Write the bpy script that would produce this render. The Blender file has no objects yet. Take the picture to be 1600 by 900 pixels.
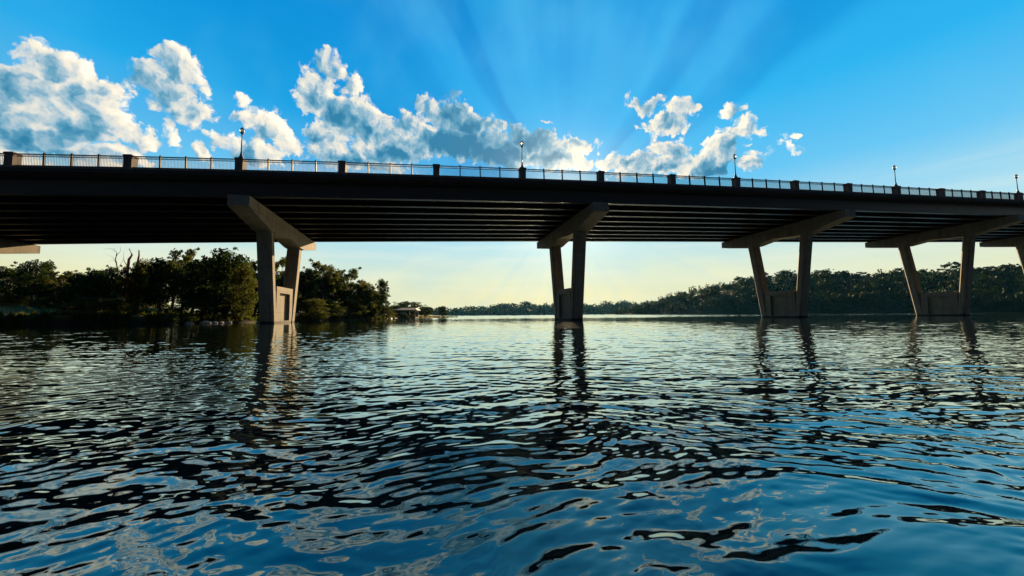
import bpy, math, random
import numpy as np
from mathutils import Matrix, Vector

random.seed(7)
scn = bpy.context.scene
C = scn.collection
R = math.radians

# ------------------------------------------------------------------ camera
F, PITCH, ROLL, CAMH = 578.0, 0.073908, -0.008362, 0.674278      # focal length in px of a 1600 px wide picture
cp, sp, cr, sr = math.cos(PITCH), math.sin(PITCH), math.cos(ROLL), math.sin(ROLL)
FWD = Vector((0, cp, sp)); U0 = Vector((0, -sp, cp)); R0 = Vector((1, 0, 0))
RT = cr * R0 + sr * U0; UP = -sr * R0 + cr * U0
cam_d = bpy.data.cameras.new('camera'); cam = bpy.data.objects.new('camera', cam_d); C.objects.link(cam)
cam.matrix_world = Matrix(((RT.x, UP.x, -FWD.x, 0), (RT.y, UP.y, -FWD.y, 0), (RT.z, UP.z, -FWD.z, CAMH), (0, 0, 0, 1)))
cam_d.sensor_width = 36; cam_d.lens = F / 1600 * 36; cam_d.clip_start = 0.02; cam_d.clip_end = 20000
scn.camera = cam

def ray(px, py):
    """direction through a pixel of the photograph, as (X/Y, Z/Y)"""
    d = FWD + RT * ((px - 800) / F) + UP * ((450 - py) / F)
    return d.x / d.y, d.z / d.y
def at(px, py, Y):
    a, b = ray(px, py); return Vector((a * Y, Y, CAMH + b * Y))
def azel(px, py):
    a, b = ray(px, py)
    return math.degrees(math.atan2(a, 1)), math.degrees(math.atan2(b, math.hypot(a, 1)))
def hor(px):  # tan(azimuth) at the horizon for a picture column
    return ray(px, 493)[0]

# ------------------------------------------------------------------ exposure
scn.view_settings.view_transform = 'Standard'; scn.view_settings.look = 'None'
scn.view_settings.exposure = 1.5; scn.view_settings.gamma = 1.0

# ------------------------------------------------------------------ node helper
class NT:
    def __init__(s, nt): s.nt = nt
    def n(s, typ, **kw):
        nd = s.nt.nodes.new(typ)
        for k, v in kw.items():
            if k == 'i':
                for a, b in v.items():
                    if hasattr(b, 'is_output') or isinstance(b, bpy.types.NodeSocket): s.nt.links.new(b, nd.inputs[a])
                    else: nd.inputs[a].default_value = b
            else: setattr(nd, k, v)
        return nd
    def m(s, op, a, b=None, c=None, clamp=False):
        nd = s.n('ShaderNodeMath', operation=op, use_clamp=clamp)
        for k, v in enumerate((a, b, c)):
            if v is None: continue
            if isinstance(v, bpy.types.NodeSocket): s.nt.links.new(v, nd.inputs[k])
            else: nd.inputs[k].default_value = v
        return nd.outputs[0]
    def vm(s, op, a, b=None, c=None):
        nd = s.n('ShaderNodeVectorMath', operation=op)
        for k, v in enumerate((a, b, c)):
            if v is None: continue
            if isinstance(v, bpy.types.NodeSocket): s.nt.links.new(v, nd.inputs[k])
            elif k < 3 and nd.inputs[k].type == 'VECTOR': nd.inputs[k].default_value = v
        return nd.outputs['Value'] if op in ('LENGTH', 'DOT_PRODUCT', 'DISTANCE') else nd.outputs[0]
    def ss(s, x, a, b):
        nd = s.n('ShaderNodeMapRange', interpolation_type='SMOOTHSTEP')
        s.nt.links.new(x, nd.inputs[0]); nd.inputs[1].default_value = a; nd.inputs[2].default_value = b
        return nd.outputs[0]
    def mix(s, f, a, b, blend='MIX'):
        nd = s.n('ShaderNodeMix', data_type='RGBA', blend_type=blend)
        for k, v in ((0, f), (6, a), (7, b)):
            if isinstance(v, bpy.types.NodeSocket): s.nt.links.new(v, nd.inputs[k])
            else: nd.inputs[k].default_value = v if k == 0 else (*v, 1)[:4]
        return nd.outputs[2]
    def ramp(s, x, stops, interp='LINEAR'):
        nd = s.n('ShaderNodeValToRGB'); nd.color_ramp.interpolation = interp
        s.nt.links.new(x, nd.inputs[0]); e = nd.color_ramp.elements
        while len(e) > 1: e.remove(e[-1])
        e[0].position = stops[0][0]; e[0].color = (*stops[0][1], 1)
        for p, c in stops[1:]:
            q = e.new(p); q.color = (*c, 1)
        return nd.outputs[0]

# ------------------------------------------------------------------ world: daylight sky with backlit cumulus
SUN_AZ, SUN_EL = azel(885, 318)
world = bpy.data.worlds.new('World'); scn.world = world; world.use_nodes = True
world.node_tree.nodes.clear()

def cloud_group():
    g = bpy.data.node_groups.new('cloud_density', 'ShaderNodeTree')
    g.interface.new_socket('AzEl', in_out='INPUT', socket_type='NodeSocketVector')
    g.interface.new_socket('Density', in_out='OUTPUT', socket_type='NodeSocketFloat')
    t = NT(g); gi = t.n('NodeGroupInput'); go = t.n('NodeGroupOutput')
    p = gi.outputs[0]
    w1 = t.n('ShaderNodeTexNoise', noise_dimensions='2D', i={'Vector': p, 'Scale': 0.22, 'Detail': 4.0, 'Roughness': 0.6}).outputs['Color']
    w2 = t.vm('MULTIPLY_ADD', w1, (4.4, 3.6, 0), (-2.2, -1.8, 0))
    q = t.vm('ADD', p, w2)
    blobs = [  # picture position and size of each cloud lobe, turned into sky directions
        (100,105,80,34),(55,135,80,45),(150,150,55,45),(60,215,95,40),(170,200,60,36),(225,222,45,26),(20,250,90,26),(120,240,80,24),(30,175,70,36),(5,225,60,40),(130,195,80,36),(190,240,70,20),
        (280,105,48,34),(262,140,50,36),(290,170,40,28),(268,205,24,22),
        (372,155,24,13),(385,185,34,15),(430,205,42,30),(455,222,26,22),(400,232,60,22),(325,240,26,14),
        (515,108,30,24),(500,150,36,40),(545,135,26,24),(550,185,56,34),(590,205,44,28),(520,215,40,30),(610,238,60,24),(560,250,80,18),
        (655,157,22,14),(640,190,34,22),(700,178,44,26),(735,195,40,22),(775,193,20,12),(715,225,80,30),(790,240,50,26),
        (815,212,26,18),(835,225,40,24),(896,232,38,18),(855,190,11,7),(870,252,60,20),
        (1012,160,28,15),(1062,170,34,19),(1038,194,42,22),(1048,230,36,22),(975,250,46,17),(1020,260,70,16),
        (1135,174,28,15),(1152,202,40,20),(1128,232,42,22),(1100,257,85,18),(1172,252,40,13),(1224,229,24,16),(1242,214,14,7)]
    acc = None
    for (x, y, a, b) in blobs:
        az, el = azel(x, y); az2, _ = azel(x + a, y); _, el2 = azel(x, y - b)
        ra, rb = abs(az2 - az), abs(el2 - el)
        d = t.vm('LENGTH', t.vm('MULTIPLY', t.vm('SUBTRACT', q, (az, el, 0)), (1 / ra, 1 / rb, 0)))
        d = t.m('MULTIPLY', t.m('SUBTRACT', 1.22, d), max(.9, (ra * rb) ** .5 * 0.62))      # depth of the lobe grows with its size
        acc = d if acc is None else t.m('SMOOTH_MAX', acc, d, 0.25)
    # the same weather outside the frame: loose cumulus low all round the sky
    s = t.n('ShaderNodeSeparateXYZ', i={0: p})
    cov = t.n('ShaderNodeTexNoise', i={'Vector': t.vm('MULTIPLY', p, (.05, .11, 1)), 'Scale': 1.0, 'Detail': 3.0}).outputs[0]
    side = t.ss(t.m('ABSOLUTE', s.outputs[0]), 62, 75)
    low = t.m('SUBTRACT', 1.0, t.ss(s.outputs[1], 18, 38))
    oth = t.m('SUBTRACT', t.m('MULTIPLY', t.m('MULTIPLY', side, low), t.m('MULTIPLY', t.m('SUBTRACT', cov, .42), 9.0)), 0.6)
    acc = t.m('SMOOTH_MAX', acc, oth, 0.3)
    n1 = t.n('ShaderNodeTexNoise', noise_dimensions='2D', i={'Vector': p, 'Scale': 0.30, 'Detail': 7.0, 'Roughness': 0.54}).outputs[0]
    v1 = t.n('ShaderNodeTexVoronoi', voronoi_dimensions='2D', feature='F1', i={'Vector': q, 'Scale': 0.55, 'Detail': 3.0, 'Roughness': 0.5}).outputs[0]
    n = t.m('ADD', t.m('MULTIPLY', t.m('SUBTRACT', n1, .5), 1.5), t.m('MULTIPLY', t.m('SUBTRACT', .42, v1), 0.95))
    out = t.m('ADD', acc, t.m('MULTIPLY', n, t.ss(acc, -1.6, .2)))
    g.links.new(out, go.inputs[0])
    return g

def build_world():
    t = NT(world.node_tree)
    gen = t.n('ShaderNodeTexCoord').outputs['Generated']
    d = t.vm('NORMALIZE', gen); s = t.n('ShaderNodeSeparateXYZ', i={0: d})
    az = t.m('MULTIPLY', t.m('ARCTAN2', s.outputs[0], s.outputs[1]), 57.2958)
    el = t.m('MULTIPLY', t.m('ARCSINE', s.outputs[2]), 57.2958)
    p = t.n('ShaderNodeCombineXYZ', i={0: az, 1: el}).outputs[0]
    se = math.sin(R(SUN_EL)); ce = math.cos(R(SUN_EL))
    sv = (ce * math.sin(R(SUN_AZ)), ce * math.cos(R(SUN_AZ)), se)
    cosS = t.vm('DOT_PRODUCT', d, sv)
    angS = t.m('MULTIPLY', t.m('ARCCOSINE', t.m('MINIMUM', cosS, 1.0)), 57.2958)
    e01 = t.m('DIVIDE', el, 90.0, clamp=True)
    blue = t.ramp(e01, [(0, (1.0, .80, .34)), (.03, (1.0, .86, .38)), (.065, (.88, .88, .56)), (.125, (.52, .80, .87)),
                        (.20, (.17, .58, .90)), (.30, (.015, .42, .85)), (.42, (.0, .28, .74)), (.60, (.0, .14, .42)), (1, (.0, .08, .27))])
    near = t.m('SUBTRACT', 1.0, t.ss(angS, 10, 75))
    blue = t.mix(t.m('MULTIPLY', near, .08), blue, (.03, .56, .95))
    # away from the sun the sky is deeper and dimmer
    dim = t.m('MULTIPLY_ADD', t.m('SUBTRACT', 1.0, t.ss(angS, 55, 98)), .93, .07)
    backc = t.ramp(e01, [(0, (.035, .06, .09)), (.15, (.018, .055, .11)), (.4, (.003, .035, .11)), (1, (.002, .06, .22))])
    blue = t.mix(t.ss(angS, 55, 98), blue, backc)
    nish = t.n('ShaderNodeTexSky', sky_type='NISHITA', sun_disc=False, sun_elevation=R(SUN_EL), sun_rotation=R(SUN_AZ),
               air_density=1.0, dust_density=0.6, ozone_density=3.0).outputs[0]
    nish = t.vm('MULTIPLY', nish, (.10, .10, .10))
    sky = t.mix(0.02, blue, nish)
    # sunbeams fanned out by the clouds
    dx = t.m('MULTIPLY', t.m('SUBTRACT', az, SUN_AZ), .95); dy = t.m('SUBTRACT', el, SUN_EL)
    th = t.m('DIVIDE', t.m('ADD', t.m('ARCTAN2', dy, dx), 0.0), math.pi)         # 0 right .5 up 1 left
    rad = t.m('SQRT', t.m('ADD', t.m('MULTIPLY', dx, dx), t.m('MULTIPLY', dy, dy)))
    wob = t.n('ShaderNodeTexNoise', noise_dimensions='3D', i={'Vector': p, 'Scale': .07, 'Detail': 2.0}).outputs[0]
    thw = t.m('ADD', th, t.m('MULTIPLY', t.m('SUBTRACT', wob, .5), .05))
    G = lambda v: (v, v, v)
    beam = t.ramp(thw, [(0, G(.5)), (.05, G(.62)), (.12, G(.66)), (.145, G(.30)), (.172, G(.28)), (.192, G(.62)), (.215, G(.60)), (.235, G(.22)),
                        (.26, G(.28)), (.29, G(.66)), (.36, G(.60)), (.42, G(.72)), (.50, G(.62)), (.56, G(.72)), (.64, G(.66)), (.668, G(.52)), (.682, G(.18)), (.70, G(.24)), (.722, G(.58)),
                        (.76, G(.50)), (.79, G(.22)), (.88, G(.14)), (1, G(.3))], 'EASE')
    fine = t.n('ShaderNodeTexNoise', noise_dimensions='1D', i={'W': t.m('MULTIPLY', thw, 26.0), 'Scale': 1.0, 'Detail': 2.0}).outputs[0]
    beam = t.m('ADD', beam, t.m('MULTIPLY', t.m('SUBTRACT', fine, .5), .22))
    fall = t.m('MULTIPLY', t.ss(rad, 4, 12), t.m('SUBTRACT', 1.0, t.ss(rad, 32, 80)))
    wisp = t.n('ShaderNodeTexNoise', i={'Vector': t.vm('MULTIPLY', p, (.6, 1, 1)), 'Scale': .11, 'Detail': 5.0, 'Roughness': .5}).outputs[0]
    k = t.m('MULTIPLY', t.m('MULTIPLY', t.m('SUBTRACT', beam, .38), fall), 1.05)
    k = t.m('ADD', k, t.m('MULTIPLY', t.m('MULTIPLY', t.m('SUBTRACT', wisp, .5), .45), t.m('SUBTRACT', 1.0, t.ss(angS, 20, 80))))
    sky = t.mix(t.m('MAXIMUM', k, 0.0, clamp=True), sky, (.05, .56, .96))
    sky = t.mix(t.m('MULTIPLY', t.m('MINIMUM', k, 0.0), -1.8, clamp=True), sky, (.0, .26, .66))
    pol = t.n('ShaderNodeCombineXYZ', i={0: t.m('MULTIPLY', thw, 6.5), 1: t.m('MULTIPLY', rad, .07)}).outputs[0]
    veil = t.n('ShaderNodeTexNoise', noise_dimensions='2D', i={'Vector': pol, 'Scale': 1.0, 'Detail': 5.0, 'Roughness': .5}).outputs[0]
    veil = t.m('MULTIPLY', t.m('MULTIPLY', t.ss(veil, .42, .78), .15), t.m('MULTIPLY', t.m('MULTIPLY', t.ss(rad, 8, 24), t.ss(el, 13, 20)), t.m('SUBTRACT', 1.0, t.ss(angS, 35, 75))))
    sky = t.mix(veil, sky, (.22, .68, .98))
    # soft streaks low in the sky
    stv = t.n('ShaderNodeTexNoise', i={'Vector': t.vm('MULTIPLY', p, (.035, .45, 1)), 'Scale': 1.0, 'Detail': 5.0, 'Roughness': .55}).outputs[0]
    sky = t.mix(t.m('MULTIPLY', t.m('MULTIPLY', t.ss(stv, .40, .68), t.m('SUBTRACT', 1.0, t.ss(el, 12, 18))), .25), sky, (.95, .94, .78))
    # glare round the hidden sun
    gl = t.m('POWER', 2.718, t.m('MULTIPLY', angS, -1 / 3.2))
    gl2 = t.m('POWER', 2.718, t.m('MULTIPLY', angS, -1 / 8.0))
    # clouds
    grp = cloud_group()
    def dens(v): return t.n('ShaderNodeGroup', node_tree=grp, i={0: v}).outputs[0]
    D0 = dens(p)
    tos = t.vm('SUBTRACT', (SUN_AZ, SUN_EL, 0), p)
    ln = t.m('MAXIMUM', t.vm('LENGTH', tos), 3.0)
    stp = t.vm('SCALE', tos); world.node_tree.links.new(t.m('DIVIDE', 0.9, ln), stp.node.inputs['Scale'])
    D1 = dens(t.vm('ADD', p, t.vm('ADD', stp, (0, 0.55, 0))))
    alpha = t.ss(D0, -.08, .44)
    edge = t.m('SUBTRACT', D0, D1)
    lit = t.m('ADD', t.m('MULTIPLY', edge, .45), t.m('SUBTRACT', .80, t.m('MULTIPLY', D0, .34)))
    lit = t.m('SUBTRACT', lit, t.m('MULTIPLY', t.m('SUBTRACT', 1.0, t.ss(t.m('ABSOLUTE', t.m('SUBTRACT', az, azel(740, 200)[0])), 4, 18)), .30))
    lown = t.n('ShaderNodeTexNoise', i={'Vector': p, 'Scale': .13, 'Detail': 3.0}).outputs[0]
    lit = t.m('ADD', lit, t.m('MULTIPLY', t.m('SUBTRACT', lown, .5), 1.3))
    ccol = t.ramp(t.m('MULTIPLY', lit, 1.0, clamp=True), [(0, (.03, .22, .40)), (.25, (.12, .36, .53)), (.45, (.34, .53, .65)), (.62, (.70, .74, .72)), (.82, (.97, .90, .74)), (1, (1.12, 1.04, .88))])
    cd = t.vm('SCALE', ccol); world.node_tree.links.new(dim, cd.node.inputs['Scale'])
    sky = t.mix(alpha, sky, cd)
    glc = t.n('ShaderNodeCombineXYZ', i={0: t.m('ADD', t.m('MULTIPLY', gl, 1.3), t.m('MULTIPLY', gl2, .16)),
                                         1: t.m('ADD', t.m('MULTIPLY', gl, 1.1), t.m('MULTIPLY', gl2, .11)),
                                         2: t.m('ADD', t.m('MULTIPLY', gl, .7), t.m('MULTIPLY', gl2, .03))}).outputs[0]
    sky = t.vm('ADD', sky, glc)
    # below the horizon: the colour of the water
    sky = t.mix(t.ss(el, -.1, -2.0), sky, (.01, .05, .08)) if False else sky
    bg = t.n('ShaderNodeBackground', i={'Color': sky, 'Strength': 0.354})
    out = t.n('ShaderNodeOutputWorld'); world.node_tree.links.new(bg.outputs[0], out.inputs[0])
build_world()

sun_d = bpy.data.lights.new('sun', 'SUN'); sun = bpy.data.objects.new('sun', sun_d); C.objects.link(sun)
sun_d.energy = 5.0; sun_d.angle = R(0.6); sun_d.color = (1.0, .70, .38)
sdir = Vector((math.cos(R(SUN_EL)) * math.sin(R(SUN_AZ)), math.cos(R(SUN_EL)) * math.cos(R(SUN_AZ)), math.sin(R(SUN_EL))))
sun.rotation_euler = sdir.to_track_quat('Z', 'Y').to_euler(); sun.location = (0, 0, 80)

# ------------------------------------------------------------------ object helpers
def link(name, me, mat=None, parent=None):
    o = bpy.data.objects.new(name, me); C.objects.link(o)
    if mat is not None and me is not None and not me.materials: me.materials.append(mat)
    if parent is not None: o.parent = parent
    return o
def tag(o, label=None, cat=None, group=None, kind=None):
    for k, v in (('label', label), ('category', cat), ('group', group), ('kind', kind)):
        if v: o[k] = v
    return o
def empty(name, loc=(0, 0, 0), rz=0):
    o = bpy.data.objects.new(name, None); C.objects.link(o); o.location = loc; o.rotation_euler = (0, 0, rz)
    o.empty_display_size = .2
    return o
class MB:
    def __init__(s): s.v = []; s.f = []
    def add(s, v, f):
        b = len(s.v); s.v += [tuple(x) for x in v]; s.f += [tuple(i + b for i in q) for q in f]; return s
    def box(s, x0, x1, y0, y1, z0, z1):
        v = [(x, y, z) for z in (z0, z1) for y in (y0, y1) for x in (x0, x1)]
        return s.add(v, [(0, 2, 3, 1), (4, 5, 7, 6), (0, 1, 5, 4), (2, 6, 7, 3), (0, 4, 6, 2), (1, 3, 7, 5)])
    def loft(s, rings, cap=True):
        n = len(rings[0]); v = [p for r in rings for p in r]; f = []
        for k in range(len(rings) - 1):
            for i in range(n):
                j = (i + 1) % n; f.append((k * n + i, k * n + j, (k + 1) * n + j, (k + 1) * n + i))
        if cap: f.append(tuple(reversed(range(n)))); f.append(tuple((len(rings) - 1) * n + i for i in range(n)))
        return s.add(v, f)
    def lathe(s, prof, n=12, c=(0, 0, 0)):
        return s.loft([[(c[0] + r * math.cos(2 * math.pi * i / n), c[1] + r * math.sin(2 * math.pi * i / n), c[2] + z) for i in range(n)] for r, z in prof])
    def tube(s, pts, rad, n=6):
        pts = [Vector(p) for p in pts]; rings = []
        for k, p in enumerate(pts):
            d = (pts[min(k + 1, len(pts) - 1)] - pts[max(k - 1, 0)]).normalized()
            a = d.orthogonal().normalized() if abs(d.z) < .9 else d.cross(Vector((0, 1, 0))).normalized()
            b = d.cross(a); r = rad[k] if hasattr(rad, '__len__') else rad
            rings.append([p + (a * math.cos(2 * math.pi * i / n) + b * math.sin(2 * math.pi * i / n)) * r for i in range(n)])
        return s.loft(rings)
    def mesh(s, name, smooth=False):
        me = bpy.data.meshes.new(name); me.from_pydata(s.v, [], s.f); me.update()
        if smooth: me.polygons.foreach_set('use_smooth', [True] * len(me.polygons))
        return me
    def build(s, name, mat, parent=None, smooth=False): return link(name, s.mesh(name, smooth), mat, parent)
def fix_normals(me):
    import bmesh
    b = bmesh.new(); b.from_mesh(me); bmesh.ops.recalc_face_normals(b, faces=b.faces); b.to_mesh(me); b.free()
def bevel(o, w, seg=1):
    m = o.modifiers.new('bevel', 'BEVEL'); m.width = w; m.segments = seg; m.limit_method = 'ANGLE'; m.angle_limit = R(40)
def np_mesh(name, V, Q, smooth=False):
    me = bpy.data.meshes.new(name); V = np.ascontiguousarray(V, np.float32); Q = np.ascontiguousarray(Q, np.int32)
    k = Q.shape[1]
    me.vertices.add(len(V)); me.vertices.foreach_set('co', V.ravel())
    me.loops.add(Q.size); me.loops.foreach_set('vertex_index', Q.ravel())
    me.polygons.add(len(Q)); me.polygons.foreach_set('loop_start', np.arange(0, Q.size, k, dtype=np.int32))
    me.update(calc_edges=True)
    if smooth: me.polygons.foreach_set('use_smooth', np.ones(len(Q), bool))
    return me

# ------------------------------------------------------------------ materials
def mat(name, fn):
    m = bpy.data.materials.new(name); m.use_nodes = True; nt = m.node_tree; nt.nodes.clear()
    t = NT(nt); out = t.n('ShaderNodeOutputMaterial'); fn(t, out); return m
def L_(t, a, b): t.nt.links.new(a, b)
def concrete_fn(base, dark, wet=False):
    def fn(t, out):
        pos = t.n('ShaderNodeNewGeometry').outputs['Position']
        n1 = t.n('ShaderNodeTexNoise', i={'Vector': pos, 'Scale': .9, 'Detail': 6.0, 'Roughness': .65}).outputs[0]
        n2 = t.n('ShaderNodeTexNoise', i={'Vector': pos, 'Scale': 14.0, 'Detail': 5.0, 'Roughness': .7}).outputs[0]
        n3 = t.n('ShaderNodeTexNoise', i={'Vector': t.vm('MULTIPLY', pos, (1.8, 1.8, .14)), 'Scale': 1.0, 'Detail': 4.0}).outputs[0]
        c = t.mix(t.ss(n1, .3, .7), dark, base)
        c = t.mix(t.m('MULTIPLY', t.ss(n3, .50, .72), .45), c, tuple(x * .55 for x in dark))       # run-off streaks
        c = t.mix(t.m('MULTIPLY', t.ss(n2, .52, .75), .35), c, tuple(x * .6 for x in dark))
        if wet:
            zj = t.n('ShaderNodeSeparateXYZ', i={0: pos}).outputs[2]
            jt = t.m('SUBTRACT', 1.0, t.ss(t.m('ABSOLUTE', t.m('SUBTRACT', t.m('FRACT', t.m('MULTIPLY', zj, .41)), .5)), .006, .02))
            c = t.mix(t.m('MULTIPLY', jt, .5), c, (.06, .055, .045))                              # pour joints
            c = t.mix(t.m('MULTIPLY', t.ss(t.n('ShaderNodeTexNoise', i={'Vector': t.vm('MULTIPLY', pos, (3.5, 3.5, .22)), 'Scale': 1.0, 'Detail': 3.0}).outputs[0], .56, .70), .4), c, (.07, .05, .03))
            z = t.n('ShaderNodeSeparateXYZ', i={0: pos}).outputs[2]
            zz = t.m('ADD', z, t.m('MULTIPLY', n1, .25))
            c = t.mix(t.m('SUBTRACT', 1.0, t.ss(zz, .28, .42)), c, (.03, .03, .025))               # wet, algae-stained foot
        b = t.n('ShaderNodeBsdfPrincipled', i={'Base Color': c, 'Roughness': .85, 'Specular IOR Level': .3})
        bp = t.n('ShaderNodeBump', i={'Height': t.m('ADD', n2, t.m('MULTIPLY', n1, 2.0)), 'Strength': .35, 'Distance': .03})
        L_(t, bp.outputs[0], b.inputs['Normal']); L_(t, b.outputs[0], out.inputs[0])
    return fn
M_conc = mat('pier_concrete', concrete_fn((.225, .198, .150), (.165, .145, .112), True))
M_pil = mat('pilaster_concrete', concrete_fn((.16, .13, .115), (.10, .08, .07)))
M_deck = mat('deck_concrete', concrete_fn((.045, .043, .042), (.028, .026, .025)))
def simple(name, col, rough=.5, metal=0., var=.3, scale=3., spec=.5):
    def fn(t, out):
        pos = t.n('ShaderNodeTexCoord').outputs['Object']
        n = t.n('ShaderNodeTexNoise', i={'Vector': pos, 'Scale': scale, 'Detail': 5.0, 'Roughness': .6}).outputs[0]
        c = t.mix(t.ss(n, .3, .7), tuple(x * (1 - var) for x in col), tuple(x * (1 + var) for x in col))
        b = t.n('ShaderNodeBsdfPrincipled', i={'Base Color': c, 'Roughness': rough, 'Metallic': metal, 'Specular IOR Level': spec})
        r = t.m('MULTIPLY_ADD', n, .3, rough - .15); L_(t, r, b.inputs['Roughness'])
        L_(t, b.outputs[0], out.inputs[0])
    return mat(name, fn)
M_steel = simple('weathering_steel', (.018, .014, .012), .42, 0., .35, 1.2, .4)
M_rail = simple('bronze_rail_paint', (.018, .015, .015), .6, 0., .3, 3., .2)
M_pole = simple('lamp_pole_paint', (.02, .02, .022), .4)
M_asph = simple('asphalt', (.05, .05, .05), .9)
M_roof = simple('boathouse_roof', (.05, .05, .028), .7, 0, .3, 2.)
M_wood = simple('weathered_wood', (.10, .075, .05), .8, 0, .4, 4.)
M_white = simple('white_paint', (.75, .75, .72), .4, 0, .08)
M_canvas = simple('blue_canvas', (.22, .42, .55), .6, 0, .1)
M_navy = simple('dark_hull', (.02, .03, .06), .3)
M_siding = simple('pale_siding', (.42, .46, .48), .7, 0, .1)
M_rock = simple('pale_rock', (.34, .31, .27), .9, 0, .3, 6.)
M_bark = simple('bark', (.055, .042, .032), .9, 0, .4, 5.)
M_dead = simple('dead_wood', (.34, .12, .08), .85, 0, .35, 3.)
def glass_fn(t, out):
    b = t.n('ShaderNodeBsdfPrincipled', i={'Base Color': (.6, .58, .5, 1), 'Roughness': .25, 'Transmission Weight': .6, 'IOR': 1.3})
    L_(t, b.outputs[0], out.inputs[0])
M_glass = mat('lamp_glass', glass_fn)
def leaf_mat(name, c1, c2, c3, trans=.45):
    def fn(t, out):
        pos = t.n('ShaderNodeNewGeometry').outputs['Position']
        n1 = t.n('ShaderNodeTexNoise', i={'Vector': pos, 'Scale': .35, 'Detail': 3.0}).outputs[0]
        n2 = t.n('ShaderNodeTexNoise', i={'Vector': pos, 'Scale': 3.0, 'Detail': 2.0}).outputs[0]
        c = t.mix(t.ss(n1, .35, .65), c1, c2); c = t.mix(t.m('MULTIPLY', t.ss(n2, .55, .75), .7), c, c3)
        d = t.n('ShaderNodeBsdfPrincipled', i={'Base Color': c, 'Roughness': .7, 'Specular IOR Level': .06})
        tr = t.n('ShaderNodeBsdfTranslucent', i={'Color': t.vm('MULTIPLY', c, (1.5, 1.4, .6))})
        mx = t.n('ShaderNodeMixShader', i={0: trans, 1: d.outputs[0], 2: tr.outputs[0]})
        L_(t, mx.outputs[0], out.inputs[0])
    return mat(name, fn)
M_leaf = leaf_mat('dark_leaves', (.012, .029, .009), (.022, .040, .011), (.042, .044, .013))
M_leaf2 = leaf_mat('olive_leaves', (.045, .062, .016), (.065, .07, .02), (.10, .08, .025))
M_leaf3 = leaf_mat('wood_leaves', (.009, .024, .010), (.018, .037, .012), (.028, .043, .013), .15)
def grass_fn(t, out):
    pos = t.n('ShaderNodeNewGeometry').outputs['Position']
    n = t.n('ShaderNodeTexNoise', i={'Vector': pos, 'Scale': .25, 'Detail': 6.0, 'Roughness': .65}).outputs[0]
    n2 = t.n('ShaderNodeTexNoise', i={'Vector': pos, 'Scale': 4.0, 'Detail': 6.0, 'Roughness': .7}).outputs[0]
    c = t.mix(t.ss(n, .35, .65), (.05, .075, .016), (.085, .10, .022)); c = t.mix(t.m('MULTIPLY', t.ss(n2, .5, .8), .6), c, (.14, .12, .06))
    z = t.n('ShaderNodeSeparateXYZ', i={0: pos}).outputs[2]
    c = t.mix(t.m('SUBTRACT', 1.0, t.ss(t.m('ADD', z, t.m('MULTIPLY', n2, .5)), .55, 1.15)), c, (.035, .028, .02))   # bare earth of the bank
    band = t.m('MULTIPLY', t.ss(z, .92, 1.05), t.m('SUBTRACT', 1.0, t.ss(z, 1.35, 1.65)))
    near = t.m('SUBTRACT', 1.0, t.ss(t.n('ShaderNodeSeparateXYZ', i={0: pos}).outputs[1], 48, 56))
    c = t.mix(t.m('MULTIPLY', t.m('MULTIPLY', band, near), t.ss(n, .42, .55)), c, (.34, .25, .11))                              # dry sandy ledge on the bank, its pale colour standing in for sunlight
    b = t.n('ShaderNodeBsdfPrincipled', i={'Base Color': c, 'Roughness': .95, 'Specular IOR Level': .1})
    bp = t.n('ShaderNodeBump', i={'Height': n2, 'Strength': .8, 'Distance': .15}); L_(t, bp.outputs[0], b.inputs['Normal'])
    L_(t, b.outputs[0], out.inputs[0])
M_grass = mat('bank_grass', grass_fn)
M_floor = simple('wood_floor', (.014, .02, .008), .95, 0, .4, .3, .1)
def water_fn(t, out):
    pos = t.n('ShaderNodeNewGeometry').outputs['Position']
    pv = t.vm('MULTIPLY', pos, (.6, 1.0, 0))
    n1 = t.n('ShaderNodeTexNoise', i={'Vector': pv, 'Scale': 9.0, 'Detail': 2.0, 'Roughness': .5, 'Distortion': .4}).outputs[0]
    n2 = t.n('ShaderNodeTexNoise', i={'Vector': pv, 'Scale': .05, 'Detail': 2.0}).outputs[0]
    b = t.n('ShaderNodeBsdfPrincipled', i={'Base Color': (.0015, .010, .011, 1), 'Roughness': .03, 'IOR': 1.56, 'Specular IOR Level': .5, 'Specular Tint': (.66, 1.0, .92, 1), 'Coat Weight': 1.0, 'Coat IOR': 1.56, 'Coat Roughness': .03, 'Coat Tint': (.8, 1.0, .95, 1)})
    bp = t.n('ShaderNodeBump', i={'Height': n1, 'Strength': t.m('MULTIPLY', t.ss(n2, .3, .7), .16), 'Distance': .02})
    L_(t, bp.outputs[0], b.inputs['Normal']); L_(t, bp.outputs[0], b.inputs['Coat Normal']); L_(t, b.outputs[0], out.inputs[0])
M_water = mat('river_water', water_fn)

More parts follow.
